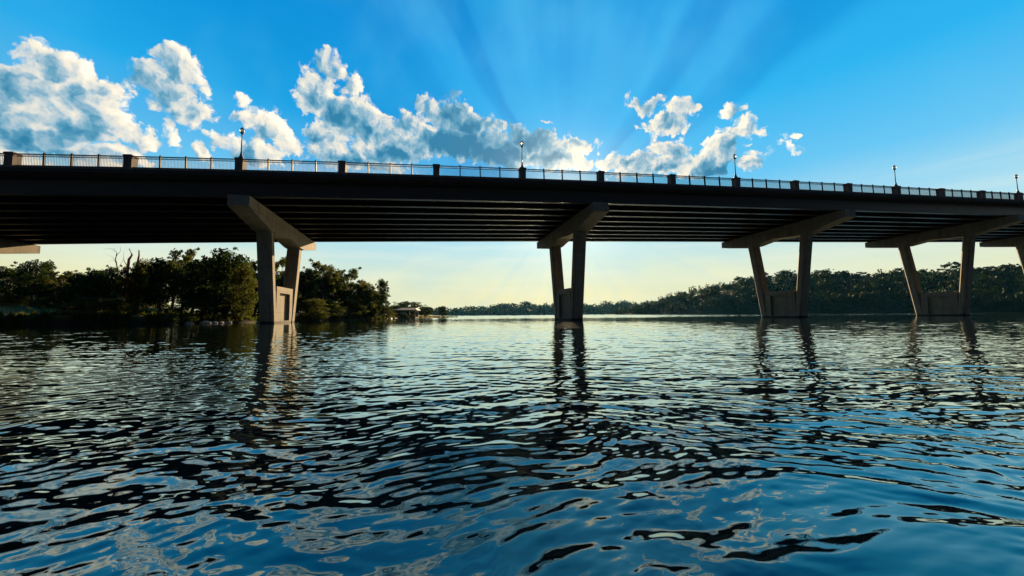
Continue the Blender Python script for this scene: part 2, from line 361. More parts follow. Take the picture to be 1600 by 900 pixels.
# ------------------------------------------------------------------ water
def build_water():
    g = .0040; ys = [.18]
    while ys[-1] < 3000:
        y = ys[-1]; gg = g if y < 350 else min(.12, g * (y / 350) ** 1.5)
        ys.append(y + (y + .8) * gg)
    ys = np.array([-2.5, -1.2, -.6, -.3, -.1, .05] + ys)
    T = math.tan(R(57)); inner = np.linspace(-T, T, 960)
    outer = np.array([1.1, 1.25, 1.5]) * T
    tx = np.concatenate([-outer[::-1], inner, outer])
    S = np.maximum(ys + .8, 1.1)
    X = S[:, None] * tx[None, :]; Y = np.repeat(ys[:, None], len(tx), 1)
    cell = np.maximum(np.gradient(ys)[:, None], S[:, None] * (inner[1] - inner[0]) * .8) + 0 * X
    cell[:, :3] = 1e3; cell[:, -3:] = 1e3
    rng = np.random.RandomState(11)
    wx = X + .16 * np.sin(1.9 * Y + 1.1 * X) + .06 * np.sin(4.3 * X - 2.1 * Y + 1); wy = Y + .12 * np.sin(1.7 * X + .6 * Y + 2) + .04 * np.sin(5.1 * X + 3.3 * Y)
    Z = np.zeros_like(X); amp = .75 + .35 * np.sin(.11 * X + .07 * Y) * np.sin(.05 * Y - .13 * X + 1)
    NW = 80
    lam = np.exp(rng.uniform(math.log(.045), math.log(1.0), NW))
    for i in range(NW):
        l = lam[i]; k = 2 * math.pi / l
        th = math.pi / 2 + .12 + rng.normal() * (.28 if l > .3 else .48)
        slope = .0125 * (1.0 if l > .09 else (l / .09) ** .7) * (1.0 if l < .22 else (.22 / l) ** 1.0)
        a = slope / k * math.sqrt(2)
        ph = k * (math.cos(th) * wx + math.sin(th) * wy) + rng.uniform(0, 6.28)
        w = np.clip(l / (cell * 1.6) - 1, 0, 1)
        Z += a * w * (np.sin(ph) + .18 * np.cos(2 * ph)) * amp
    Z += rng.normal(size=Z.shape) * cell * (.018 + .022 * np.clip((Y - 45) / 60, 0, 1)) * np.clip(cell / .22 - 1, 0, 1) * (cell < 60)
    V = np.stack([X, Y, Z], -1).reshape(-1, 3); ny, nx = X.shape
    i = np.arange(ny - 1)[:, None] * nx + np.arange(nx - 1)[None, :]; i = i.ravel()
    Q = np.stack([i, i + 1, i + nx + 1, i + nx], -1)
    o = link('water', np_mesh('water', V, Q, True), M_water); tag(o, kind='structure')
    bed = MB().box(-3200, 3200, -900, 3200, -1.6, -1.4).build('river_bed', M_grass); tag(bed, kind='structure')
    back = MB().add([(-3200, -900, -.35), (3200, -900, -.35), (3200, 3200, -.35), (-3200, 3200, -.35)], [(0, 1, 2, 3)]).build('outer_water', M_water); tag(back, kind='structure')
build_water()

# ------------------------------------------------------------------ bridge geometry (arc in plan, rising to the right)
BAY = 9.0
def edge(k):
    """point on the near deck edge at pilaster number k, with direction"""
    S = (k - 6) * BAY; n = 48; x, y = 10.075361, 40.092003
    ka, dk, th0 = .00106, -7e-6, .208927
    for i in range(n):
        t = S * (i + .5) / n; a = th0 + ka * t + dk * t * t
        x += math.cos(a) * S / n; y += math.sin(a) * S / n
    return x, y, th0 + ka * S + dk * S * S, 15.256306 + .032244 * S + 5.6e-5 * S * S
SKEW = .044622; CF = -.034384
def BP(k, t, dz, u=0., sk=0.):
    x, y, a, z = edge(k)
    return Vector((x + math.cos(a) * u - math.sin(a + sk) * t, y + math.sin(a) * u + math.cos(a + sk) * t, z + dz + CF * t))
DW = 20.9        # deck width
KS = [k * .5 for k in range(-20, 53)]
def sweep(section, name, m, parent, ks=KS):
    """section: list of (t, dz) round the outline"""
    mb = MB(); mb.loft([[BP(k, t, dz) for t, dz in section] for k in ks]); o = mb.build(name, m, parent); fix_normals(o.data); return o
bridge = empty('road_bridge', BP(6, DW / 2, -15.3)); bridge.location.z = 0
tag(bridge, 'long dark road bridge on V-shaped concrete piers crossing the river', 'bridge')
def bpar(o, p=None):
    p = p or bridge
    o.parent = p
    return o
INV = Matrix.Translation(-Vector(bridge.location))
def under(o, parent):
    """parent keeping the world place"""
    bpy.context.view_layer.update()
    mw = o.matrix_world.copy(); o.parent = parent; o.matrix_parent_inverse = parent.matrix_world.inverted(); o.matrix_world = mw
    return o
bpy.context.view_layer.update()
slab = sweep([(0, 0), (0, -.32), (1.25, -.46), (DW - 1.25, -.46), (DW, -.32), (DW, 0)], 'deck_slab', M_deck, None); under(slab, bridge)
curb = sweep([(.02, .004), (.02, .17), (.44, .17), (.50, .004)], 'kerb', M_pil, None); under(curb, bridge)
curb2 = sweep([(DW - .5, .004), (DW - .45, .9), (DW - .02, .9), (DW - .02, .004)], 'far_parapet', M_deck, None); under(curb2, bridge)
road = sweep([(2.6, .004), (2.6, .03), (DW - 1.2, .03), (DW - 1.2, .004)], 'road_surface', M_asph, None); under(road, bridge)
NG = 9
GT = [1.25 + i * (DW - 2.5) / (NG - 1) for i in range(NG)]
for i, tt in enumerate(GT):
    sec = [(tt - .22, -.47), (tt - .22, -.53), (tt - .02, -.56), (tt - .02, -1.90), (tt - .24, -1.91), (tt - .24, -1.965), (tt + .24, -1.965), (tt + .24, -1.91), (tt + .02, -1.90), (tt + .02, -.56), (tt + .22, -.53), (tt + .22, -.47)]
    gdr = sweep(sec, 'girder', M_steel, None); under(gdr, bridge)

# cross frames between girders, at third points of each span: one joined part, too small and dark to pick apart
mb = MB()
for k in [q * 4 / 5 for q in range(-10, 36)]:
    for a, b in zip(GT[:-1], GT[1:]):
        for z0, z1 in ((-.75, -1.75), (-1.75, -.75)):
            mb.tube([BP(k, a + .03, z0), BP(k, b - .03, z1)], .05, 4)
cf = mb.build('cross_frames', M_steel); cf['kind'] = 'stuff'; under(cf, bridge)

# ------------------------------------------------------------------ piers
T0, TW, HW, ZT, EH = .24, 20.22, .936, -2.09, 1.02
NB, FB, NTt, FT, CW, HT, WH = 7.08, 13.38, 5.41, 15.22, 1.15, .75, 4.14
CWN = .95
DM = 2.05
def PP(k, u, t, dz=None, z=None):
    v = BP(k, t, 0, u, SKEW)
    if z is not None: v.z = z
    else: v.z += dz
    return v
def chamf(k, t0, t1, z, dz=None, hu=HT, ch=.20):
    """octagonal (chamfered) section between t0 and t1"""
    pts = [(-hu + ch, t0), (hu - ch, t0), (hu, t0 + ch), (hu, t1 - ch), (hu - ch, t1), (-hu + ch, t1), (-hu, t1 - ch), (-hu, t0 + ch)]
    return [PP(k, u, t, dz, z) for u, t in pts]
def make_pier(k):
    # base wall with a recessed panel on both faces
    mb = MB()
    nin, fin = NB + CWN, FB - CW
    lean = (NTt - NB) / (15 - 4.13)
    def tn(z): return NB + (NTt - NB) * max(0, z) / 11.5
    def tf(z): return FB + (FT - FB) * max(0, z) / 11.5
    hu = HT - .06; rec = .30
    top = WH
    a0, a1 = nin - .25, fin + .25
    rows = [-1.3, .28, top - .75, top]
    # wall as a frame: two faces each with a recess
    def ring(u, t_a, t_b, za, zb): return [PP(k, u, t_a, z=za), PP(k, u, t_b, z=za), PP(k, u, t_b, z=zb), PP(k, u, t_a, z=zb)]
    for sgn in (-1, 1):
        U = hu * sgn; Ui = (hu - rec) * sgn
        O = ring(U, a0, a1, -1.3, top); I = ring(U, a0 + .85, a1 - .85, .28, top - .7); D = ring(Ui, a0 + .85, a1 - .85, .28, top - .7)
        v = O + I + D; f = []
        for q in range(4):
            r = (q + 1) % 4; f += [(q, r, 4 + r, 4 + q), (4 + q, 4 + r, 8 + r, 8 + q)]
        f.append((8, 9, 10, 11)); mb.add(v, f)
    O1 = ring(-hu, a0, a1, -1.3, top); O2 = ring(hu, a0, a1, -1.3, top); mb.add(O1 + O2, [(3, 2, 6, 7), (0, 1, 5, 4), (1, 2, 6, 5), (0, 3, 7, 4)])
    pier = mb.build('pier', M_conc); fix_normals(pier.data); under(pier, bridge)
    # leaning columns
    x, y, a, ze = edge(k)
    for near in (True, False):
        mb = MB(); rings = []
        tb = (NB, NB + CWN) if near else (FB - CW, FB)
        tt_ = (NTt, NTt + CWN + .1) if near else (FT - CW - .05, FT)
        zt = ze + ZT + CF * tt_[0] - DM + .25
        for q in (0, 1):
            A = tb[0] + (tt_[0] - tb[0]) * q; B = tb[1] + (tt_[1] - tb[1]) * q
            rings.append(chamf(k, A, B, [0.0, zt][q]))
        A, B = tb; low = chamf(k, A, B, -1.3)
        mb.loft([low] + rings)
        c = mb.build('column', M_conc); fix_normals(c.data); under(c, pier)
    # hammerhead cap: shallow at the tips, deep over the columns
    prof = [(T0, 0), (TW, 0), (TW, -EH), (FT + .1, -DM), (FT - CW - .4, -DM), ((NTt + FT) / 2 + .3, -DM + .42), (NTt + CWN + .4, -DM), (NTt - .1, -DM), (T0, -EH)]
    mb = MB()
    l = [PP(k, -HW, t, ZT + z) for t, z in prof]; r = [PP(k, HW, t, ZT + z) for t, z in prof]
    n = len(prof)
    mb.add(l + r, [(i, (i + 1) % n, n + (i + 1) % n, n + i) for i in range(n)] + [tuple(reversed(range(n))), tuple(range(n, 2 * n))])
    for tt in GT:
        v = [PP(k, u, tt + w, ZT + z) for z in (.003, .122) for u, w in ((-.55, -.4), (.55, -.4), (.55, .4), (-.55, .4))]
        mb.add(v, [(0, 3, 2, 1), (4, 5, 6, 7), (0, 1, 5, 4), (1, 2, 6, 5), (2, 3, 7, 6), (3, 0, 4, 7)])
    cap = mb.build('pier_cap', M_conc); fix_normals(cap.data); under(cap, pier); bevel(cap, .03)
for k in (-2, 2, 6, 10, 14, 18, 22): make_pier(k)

# ------------------------------------------------------------------ railing, pilasters, lamps
def pil_mesh():
    h = .33; mb = MB()
    def sq(r, z): return [(-r, -r, z), (r, -r, z), (r, r, z), (-r, r, z)]
    mb.loft([sq(h + .04, 0), sq(h + .04, .20), sq(h, .24), sq(h, 1.22), sq(h + .045, 1.25), sq(h + .045, 1.34), sq(h - .02, 1.40), sq(.10, 1.50)])
    return mb.mesh('pilaster')
PM = pil_mesh(); fix_normals(PM); PM.materials.append(M_pil)
LN = BAY - .66
def rail_meshes():
    a = MB(); x0, x1 = -LN / 2, LN / 2
    for z, w, h in ((1.15, .05, .05), (.93, .03, .03), (.13, .03, .045)):
        a.box(x0, x1, -w, w, z - h / 2, z + h / 2)
    orn = MB(); bal = MB(); n = 4; w = LN / n
    for p in range(n):
        xa = x0 + p * w + .06; xb = x0 + (p + 1) * w - .06
        m = 17
        for i in range(m):
            x = xa + (xb - xa) * (i + .5) / m
            bal.box(x - .011, x + .011, -.011, .011, .15, .918)
        m2 = 10
        for i in range(m2):                       # small rings in the top band
            x = xa + (xb - xa) * (i + .5) / m2; rr = .083; q = 8
            ro = [(x + rr * math.cos(2 * math.pi * j / q), -.014, 1.035 + rr * math.sin(2 * math.pi * j / q)) for j in range(q)]
            ri = [(x + (rr - .03) * math.cos(2 * math.pi * j / q), -.014, 1.035 + (rr - .03) * math.sin(2 * math.pi * j / q)) for j in range(q)]
            bk = [(v[0], .014, v[2]) for v in ro]; bi = [(v[0], .014, v[2]) for v in ri]
            f = []
            for j in range(q):
                l = (j + 1) % q
                f += [(j, l, q + l, q + j), (2 * q + l, 2 * q + j, 3 * q + j, 3 * q + l), (l, j, 2 * q + j, 2 * q + l), (q + j, q + l, 3 * q + l, 3 * q + j)]
            orn.add(ro + ri + bk + bi, f)
    post = MB(); post.box(-.055, .055, -.055, .055, 0, 1.24); post.loft([[(-.07, -.07, 1.243), (.07, -.07, 1.243), (.07, .07, 1.243), (-.07, .07, 1.243)], [(-.02, -.02, 1.30), (.02, -.02, 1.30), (.02, .02, 1.30), (-.02, .02, 1.30)]])
    out = []
    for mb, nm in ((a, 'rails'), (bal, 'balusters'), (orn, 'ring_band'), (post, 'post')):
        me = mb.mesh(nm); fix_normals(me); me.materials.append(M_rail); out.append(me)
    return out
RM, BM, OM, PO = rail_meshes()
def frame_at(k0, k1=None, t=.26, dz=.17):
    a = BP(k0, t, dz)
    if k1 is None:
        _, _, ang, _ = edge(k0); return Matrix.Translation(a) @ Matrix.Rotation(ang, 4, 'Z')
    b = BP(k1, t, dz); m = (a + b) / 2; d = b - a
    ang = math.atan2(d.y, d.x); pit = math.atan2(d.z, math.hypot(d.x, d.y))
    return Matrix.Translation(m) @ Matrix.Rotation(ang, 4, 'Z') @ Matrix.Rotation(-pit, 4, 'Y')
BI = Matrix.Translation(-bridge.location)
for k in range(-2, 18):
    o = link('pilaster', PM, None, bridge); o.matrix_local = BI @ frame_at(k, None, .33, .004)
for k in range(-2, 17):
    r = link('railing', RM, None, bridge); r.matrix_local = BI @ frame_at(k, k + 1)
    b = link('balusters', BM, None, r); b['kind'] = 'stuff'
    b = link('ring_band', OM, None, r); b['kind'] = 'stuff'
    for i in (-1, 0, 1):
        p = link('post', PO, None, r); p.location = (i * LN / 4, 0, 0)

lamp_lab = {2: 'tallest looking lamp post, over the left lit pier', 5: 'lamp post on a pilaster between the left pier and the middle pier',
            8: 'slim lamp post in front of the small right-hand cumulus cloud', 11: 'small lamp post against plain blue sky, second from the right edge', 14: 'tiny lamp post at the right edge of the bridge'}
def lamp_parts():
    base = MB().lathe([(.20, 0), (.20, .06), (.13, .12), (.10, .34), (.07, .46), (.055, .60)], 10)
    pole = MB().lathe([(.050, .60), (.038, 2.15), (.055, 2.17), (.055, 2.22), (.10, 2.30), (.15, 2.36), (.15, 2.40)], 10)
    globe = MB().lathe([(.13, 2.40), (.19, 2.52), (.195, 2.62), (.16, 2.73), (.12, 2.78)], 12)
    cap = MB().lathe([(.16, 2.781), (.15, 2.83), (.06, 2.89), (.025, 2.93), (.02, 3.00)], 10)
    out = []
    for mb, nm, m in ((base, 'lamp_base', M_pole), (pole, 'pole', M_pole), (globe, 'globe', M_glass), (cap, 'lamp_cap', M_pole)):
        me = mb.mesh(nm, True); fix_normals(me); me.materials.append(m); out.append((nm, me))
    return out
LP = lamp_parts()
for k in (2, 5, 8, 11, 14):
    p = BP(k, .33, 1.50); _, _, a, _ = edge(k)
    e = empty('street_lamp', p, a); tag(e, lamp_lab[k], 'lamp post', 'lamp posts on the bridge pilasters')
    for nm, me in LP: link(nm, me, None, e)

# ------------------------------------------------------------------ land
def interp(x, tab): return float(np.interp(x, [a for a, b in tab], [b for a, b in tab]))
def land(name, cols, shore, prof, m, nz=.3, seed=1):
    """cols: picture columns; shore(px) forward distance of the water line; prof(px, d) height d metres behind it"""
    ds = [-3, -.8, 0, .35, .8, 1.3, 2, 3, 4.5, 6, 8, 10, 13, 16, 20, 25, 30, 37, 45, 55, 65, 80, 100, 130, 170, 230, 300]
    rng = np.random.RandomState(seed); V = []; nx = len(cols)
    for px in cols:
        tx = hor(px)
        for d in ds:
            Y = shore(px) + d + (.5 * math.sin(px * .11) + .4 * math.sin(px * .043 + 1) if d < 5 else 0)
            z = prof(px, d) + (nz * (math.sin(tx * Y * .31 + 1) * math.sin(Y * .23) + .4 * rng.normal()) * min(1, max(0, d) / 8) if d > 0 else 0)
            V.append((tx * Y, Y, z))
    n = len(ds); Q = [(i * n + j, (i + 1) * n + j, (i + 1) * n + j + 1, i * n + j + 1) for i in range(nx - 1) for j in range(n - 1)]
    return tag(link(name, np_mesh(name, np.array(V), np.array(Q), True), m), kind='structure')
LSH = [(-1500, 14), (-400, 30), (0, 37), (200, 38.5), (275, 40), (310, 43), (390, 48), (470, 60), (540, 74), (600, 86), (620, 100), (655, 118), (700, 150), (716, 175)]
def lshore(px): return interp(px, LSH)
def lprof(px, d):
    if d <= 0: return d * .45
    bank = interp(px, [(0, 1.15), (270, 1.0), (310, .55), (400, .4), (720, .3)])
    up = interp(d, [(0, 0), (1.3, 1), (5, 1.05), (14, 1.45), (30, 2.4), (45, 5.0), (65, 7.6), (100, 9), (300, 9)]) if px < 260 else interp(d, [(0, 0), (1.3, 1), (5, 1.2), (30, 2.5), (100, 5), (300, 6)])
    k = min(1, max(0, (716 - px) / 60))
    return bank * up * k + (0 if px < 716 else -.2)
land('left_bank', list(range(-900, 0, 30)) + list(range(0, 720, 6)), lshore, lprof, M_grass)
def lz(px, Y): return lprof(px, Y - lshore(px))

RSH = [(960, 640), (1040, 520), (1120, 430), (1250, 360), (1400, 300), (1600, 250), (2000, 170)]
RSKY = [(960, 486), (985, 484), (1010, 478), (1040, 470), (1060, 463), (1100, 453), (1140, 448), (1165, 442), (1190, 437), (1225, 434), (1290, 432), (1360, 434), (1440, 436), (1470, 434), (1500, 428), (1530, 430), (1600, 428), (2000, 420)]
def rshore(px): return interp(px, RSH)
def rtop(px):  # terrain height so that crowns reach the skyline
    Y = rshore(px) + 90
    return max(.5, CAMH + ray(px, interp(px, RSKY))[1] * Y - 5)
def rprof(px, d):
    if d <= 0: return d * .3
    return rtop(px) * min(1, max(.02, (px - 950) / 45)) * interp(d, [(0, 0), (2, .04), (20, .25), (50, .62), (90, 1), (150, 1.02), (300, .9)])
land('right_hill', list(range(940, 2050, 10)), rshore, rprof, M_floor, 1.0, 3)
FSKY = [(560, 488), (640, 489), (700, 489), (740, 485), (780, 481), (815, 477), (850, 480), (900, 480), (945, 478), (985, 477), (1010, 477), (1060, 478), (1100, 480)]
def fprof(px, d):
    if d <= 0: return d * .3
    Y = 1150 + 150; h = max(1, CAMH + ray(px, interp(px, FSKY))[1] * Y - 9)
    return h * interp(d, [(0, 0), (30, .2), (150, 1), (300, .95)])
land('far_hill', list(range(540, 1130, 10)), lambda px: 1150, fprof, M_floor, 2.0, 5)

# ------------------------------------------------------------------ trees
def leaves(centres, radii, n, size, rng, shell=.55, squash=.8):
    """leaf faces spread through lobes of a crown"""
    cn = np.array(centres); rd = np.array(radii); w = rd ** 2; w /= w.sum()
    idx = rng.choice(len(cn), n, p=w)
    d = rng.normal(size=(n, 3)); d /= np.linalg.norm(d, axis=1)[:, None]
    r = rd[idx] * (shell + (1.08 - shell) * rng.rand(n) ** .7)
    r *= 1 + .16 * np.sin(d[:, 0] * 7 + idx) * np.sin(d[:, 2] * 6 + idx * 2)
    P = cn[idx] + d * r[:, None] * np.array([1, 1, squash])
    nrm = rng.normal(size=(n, 3)) + d * .9; nrm /= np.linalg.norm(nrm, axis=1)[:, None]
    a = np.cross(nrm, rng.normal(size=(n, 3))); a /= np.linalg.norm(a, axis=1)[:, None]; b = np.cross(nrm, a)
    s = size * (.6 + .8 * rng.rand(n))[:, None]
    V = np.stack([P - a * s, P - b * s * .6, P + a * s, P + b * s * .6], 1).reshape(-1, 3)
    Q = np.arange(4 * n).reshape(n, 4)
    return V, Q
def tree_variant(seed, nl, kind, leaf, lm):
    """unit tree: height 1 m scale factor applied later (built 10 m tall, about 7 m wide)"""
    rng = np.random.RandomState(seed); rnd = random.Random(seed)
    mb = MB(); H = 10; cs, rs = [], []
    th = {'round': .62, 'tall': .7, 'weep': .6, 'open': .72}[kind] * H
    tr = [(0, 0, -.4), (.1, .05, H * .15), (-.08, .1, H * .35), (.1, -.05, th)]
    mb.tube(tr, [.26, .20, .15, .06], 7)
    nlobe = {'round': 15, 'tall': 15, 'weep': 17, 'open': 14}[kind]
    for i in range(nlobe):
        f = (i + .5) / nlobe; a = i * 2.4 + rnd.uniform(-.4, .4)
        if kind == 'round': z = H * (.16 + .74 * f); rad = 2.6 * math.sin(math.pi * (.22 + .70 * f)) ** .8; r = rnd.uniform(.95, 1.5)
        elif kind == 'tall': z = H * (.22 + .70 * f); rad = 1.7 * math.sin(math.pi * (.25 + .70 * f)); r = rnd.uniform(.8, 1.25)
        elif kind == 'weep': z = H * (.08 + .84 * f); rad = 2.3 * math.sin(math.pi * (.32 + .60 * f)); r = rnd.uniform(1.0, 1.5)
        else: z = H * (.36 + .56 * f); rad = 3.1 * math.sin(math.pi * (.25 + .65 * f)); r = rnd.uniform(.6, 1.15)
        rad *= rnd.uniform(.75, 1.15)
        p = (rad * math.cos(a), rad * math.sin(a), z); cs.append(p); rs.append(r)
        zb = min(th, z * .62); mb.tube([(0, 0, zb), (p[0] * .5, p[1] * .5, (zb + z) / 2 + .2), p], [.09, .05, .02], 4)
    # little twigs poking out
    for i in range(nlobe * 2):
        j = rnd.randrange(nlobe); a = rnd.uniform(0, 6.28); q = cs[j]; e = rs[j] * rnd.uniform(1.0, 1.5)
        v = (q[0] + math.cos(a) * e, q[1] + math.sin(a) * e, q[2] + rnd.uniform(.1, .9) * rs[j]); cs.append(v); rs.append(rnd.uniform(.25, .45))
        mb.tube([q, v], [.03, .012], 3)
    V, Q = leaves(cs, rs, nl, leaf, rng, .45 if kind != 'open' else .3)
    ct = np_mesh('crown', V, Q); ct.materials.append(lm)
    tm = mb.mesh('trunk', True); tm.materials.append(M_bark)
    return tm, ct
VAR = {'round': tree_variant(1, 7000, 'round', .17, M_leaf), 'round2': tree_variant(5, 7000, 'round', .17, M_leaf), 'tall': tree_variant(2, 5500, 'tall', .16, M_leaf),
       'weep': tree_variant(3, 8000, 'weep', .16, M_leaf2), 'open': tree_variant(4, 4200, 'open', .17, M_leaf2), 'bigleaf': tree_variant(6, 1500, 'round', .34, M_leaf3), 'open2': tree_variant(8, 1100, 'open', .34, M_leaf3)}
def tree(px, ytop, wpx, Y, var, label, group=None, zb=None, name='broadleaf_tree', wf=7.0):
    tx = hor(px); zb = lz(px, Y) if zb is None else zb
    zt = CAMH + ray(px, ytop)[1] * Y; h = max(1.5, zt - zb); w = wpx / F * Y
    e = empty(name, (tx * Y, Y, zb), random.uniform(0, 6.28)); e.scale = (w / wf, w / wf, h / 10)
    tm, cm = VAR[var]; link('trunk', tm, None, e); link('crown', cm, None, e)
    tag(e, label, 'tree' if 'bush' not in name else 'bush', group); return e
WG = 'trees on the left bank'
for a in [
    (8, 414, 62, 76, 'round', 'dark round tree at the left edge of the picture'),
    (47, 404, 36, 70, 'round2', 'dark tree with a domed top under the hanging pier cap end'),
    (69, 406, 28, 73, 'tall', 'narrow dark tree just right of the domed one'),
    (92, 421, 44, 66, 'open', 'sparse olive tree with sky showing through, in a dip of the tree line'),
    (122, 424, 40, 64, 'round', 'low dark tree right of the sparse olive tree'),
    (150, 419, 46, 60, 'round2', 'broad low tree left of the thin bare tree'),
    (168, 414, 34, 62, 'round', 'rounded tree close beside the thin bare tree'),
    (196, 414, 30, 56, 'open', 'small loose tree below the broken dead trunk'),
    (214, 404, 34, 57, 'weep', 'sunlit olive-brown tree round the forked dead trunks'),
    (250, 400, 56, 56, 'round', 'dark tree rising towards the left shoulder of the tall clump'),
    (283, 385, 50, 58, 'open', 'tall loose-topped tree touching the bridge line, left of the large crown'),
    (318, 400, 60, 54, 'round2', 'full dark crown between the loose tree and the largest crown'),
    (352, 385, 74, 53, 'round', 'largest dark crown left of the lit pier'),
    (378, 412, 42, 49.5, 'weep', 'drooping olive tree lit on its right, leaning over the water'),
    (398, 402, 38, 64, 'open', 'sparse tree partly behind the near column of the lit pier'),
    (437, 398, 44, 70, 'open', 'thin-topped tree seen between the two columns of the lit pier'),
    (446, 430, 40, 62, 'weep', 'low bushy tree behind the low wall of the lit pier'),
    (478, 416, 40, 68, 'round', 'dark tree directly right of the lit pier'),
    (503, 406, 58, 73, 'open', 'tall loose tree standing second right of the lit pier'),
    (522, 428, 52, 77, 'round2', 'dark dense tree in front of the two loose ones'),
    (543, 417, 54, 82, 'open', 'pale-leaved tree with gaps in its crown, mid row'),
    (568, 441, 46, 84, 'weep', 'olive tree sloping down the row towards the point'),
    (581, 452, 34, 86, 'round', 'short dark tree before the point'),
    (597, 435, 32, 90, 'tall', 'slender tall tree at the tip of the left point'),
    (616, 476, 24, 112, 'round', 'small dark tree squeezed between the point and the boathouse'),
    (638, 470, 46, 128, 'round2', 'rounded tree behind the boathouse roof'),
    (664, 478, 28, 136, 'round', 'small round tree just right of the boathouse'),
    (691, 478, 27, 152, 'tall', 'lone little tree at the last tip of land'),
]:
    tree(*a, WG)
# darker trees that fill the wood behind
for i, (px, yt) in enumerate([(20, 424), (80, 432), (110, 432), (140, 430), (235, 412), (268, 404), (300, 404), (335, 402), (365, 404), (385, 420), (415, 424), (456, 420), (490, 424), (515, 424), (555, 440), (180, 432), (205, 428), (575, 458)]):
    tree(px, yt, 62, interp(px, [(0, 82), (400, 66), (600, 98)]), ('round', 'round2')[i % 2], 'one of the plain dark trees filling the wood behind the left bank', 'plain dark trees in the left wood')
# bushes along the bank
BL = ['low dark bush at the left edge of the bank', 'bush in the shade right of the mown strip', 'rounded bush above the earth bank', 'bush below the low broad tree', 'bush under the thin bare tree',
      'olive bush at the left end of the second sunlit strip', 'bush at the water under the tall clump', 'overhanging bush left of the drooping tree', 'bush behind the marker by the lit pier', 'bush between the lit pier columns',
      'bush at the waterline right of the lit pier', 'second bush right of the lit pier', 'dark bush at the foot of the pale-leaved tree', 'bush low on the point', 'bush at the tip of the point']
for i, (px, yt, w, Y) in enumerate([(14, 462, 50, 74), (124, 472, 44, 54), (98, 462, 56, 66), (150, 464, 56, 52), (180, 466, 50, 46), (178, 478, 36, 42), (300, 470, 60, 48), (352, 476, 50, 50), (405, 470, 44, 56), (438, 466, 44, 62),
                                    (486, 466, 46, 64), (512, 468, 44, 70), (545, 470, 46, 78), (572, 474, 36, 85), (600, 478, 30, 92)]):
    tree(px, yt, w, Y, 'weep', BL[i], 'bushes along the left bank', None, 'bush', 5.6)

# bare and broken trees
def dead_tree(px, Y, paths, mtl, label):
    zb = lz(px, Y); tx = hor(px); e = empty('dead_tree', (tx * Y, Y, zb)); tag(e, label, 'dead tree')
    first = True
    for pts, r in paths:
        P = [Vector(at(x, y, Y)) - Vector((tx * Y, Y, zb)) for x, y in pts]
        if first: P[0].z = -.3
        rad = np.linspace(r, r * .35, len(P))
        MB().tube([p + Vector((0, .25 * math.sin(i * 2.1 + px), 0)) if i else p for i, p in enumerate(P)], list(rad), 6).build('trunk' if first else 'branch', mtl, e, True); first = False
dead_tree(183, 60, [([(184, 480), (184, 425), (183, 405), (181, 395), (177, 388)], .10), ([(183, 415), (176, 402), (168, 397)], .03), ([(184, 420), (192, 406), (196, 392)], .03), ([(182, 400), (188, 392), (190, 385)], .03),
                    ([(184, 428), (174, 420), (166, 416)], .03), ([(180, 393), (172, 388), (164, 390)], .025), ([(183, 410), (177, 406), (171, 409)], .02)], M_bark, 'thin bare tree with a curved tip standing above the left wood')
dead_tree(203, 56, [([(200, 480), (201, 425), (202, 405), (204, 398), (204, 389)], .24), ([(201, 420), (196, 408), (194, 404)], .06)], M_dead, 'broken reddish dead trunk, the straight one of the pair')
dead_tree(217, 57, [([(212, 480), (213, 425), (214, 404), (218, 399), (219, 391)], .20), ([(214, 410), (221, 407)], .06)], M_dead, 'broken reddish dead trunk with a kinked tip, right of the pair')

# wooded hills
def wood(name, cols_rng, shore, prof, n, base_r, leaf, lv, m, seed, dmax=150):
    rng = np.random.RandomState(seed); Vs, Qs = [], []; off = 0
    V0 = []
    for s in range(4):
        rr = np.random.RandomState(20 + s)
        cs = [(rr.uniform(-.6, .6), rr.uniform(-.6, .6), rr.uniform(.2, 1.0)) for _ in range(6)]; V0.append(leaves(cs, [rr.uniform(.4, .75) for _ in range(6)], lv, leaf / base_r, rr, .6, .9))
    for i in range(n):
        px = rng.uniform(*cols_rng); d = dmax * rng.rand() ** 1.15 + .5; Y = shore(px) + d; z = prof(px, d)
        V, Q = V0[i % 4]; s = base_r * rng.choice([rng.uniform(.5, .8), rng.uniform(.8, 1.4)]); a = rng.uniform(0, 6.28); ca, sa = math.cos(a), math.sin(a)
        W = V.copy(); W = np.stack([W[:, 0] * ca - W[:, 1] * sa, W[:, 0] * sa + W[:, 1] * ca, W[:, 2] * rng.uniform(.9, 1.3)], 1) * s
        W += np.array([hor(px) * Y, Y, z + s * .1]); Vs.append(W); Qs.append(Q + off); off += len(V)
    o = link(name, np_mesh(name, np.concatenate(Vs), np.concatenate(Qs)), m); tag(o, kind='stuff'); return o
w1 = wood('hillside_wood', (965, 1900), rshore, rprof, 1150, 6.0, .85, 230, M_leaf3, 31, 125)
tag(w1, 'dense green wood covering the hill on the right shore', 'wood')
w2 = wood('far_wood', (545, 1120), lambda p: 1150, fprof, 900, 11.0, 2.4, 90, M_leaf3, 32, 190)
tag(w2, 'low blue wooded ridge along the far shore', 'wood')
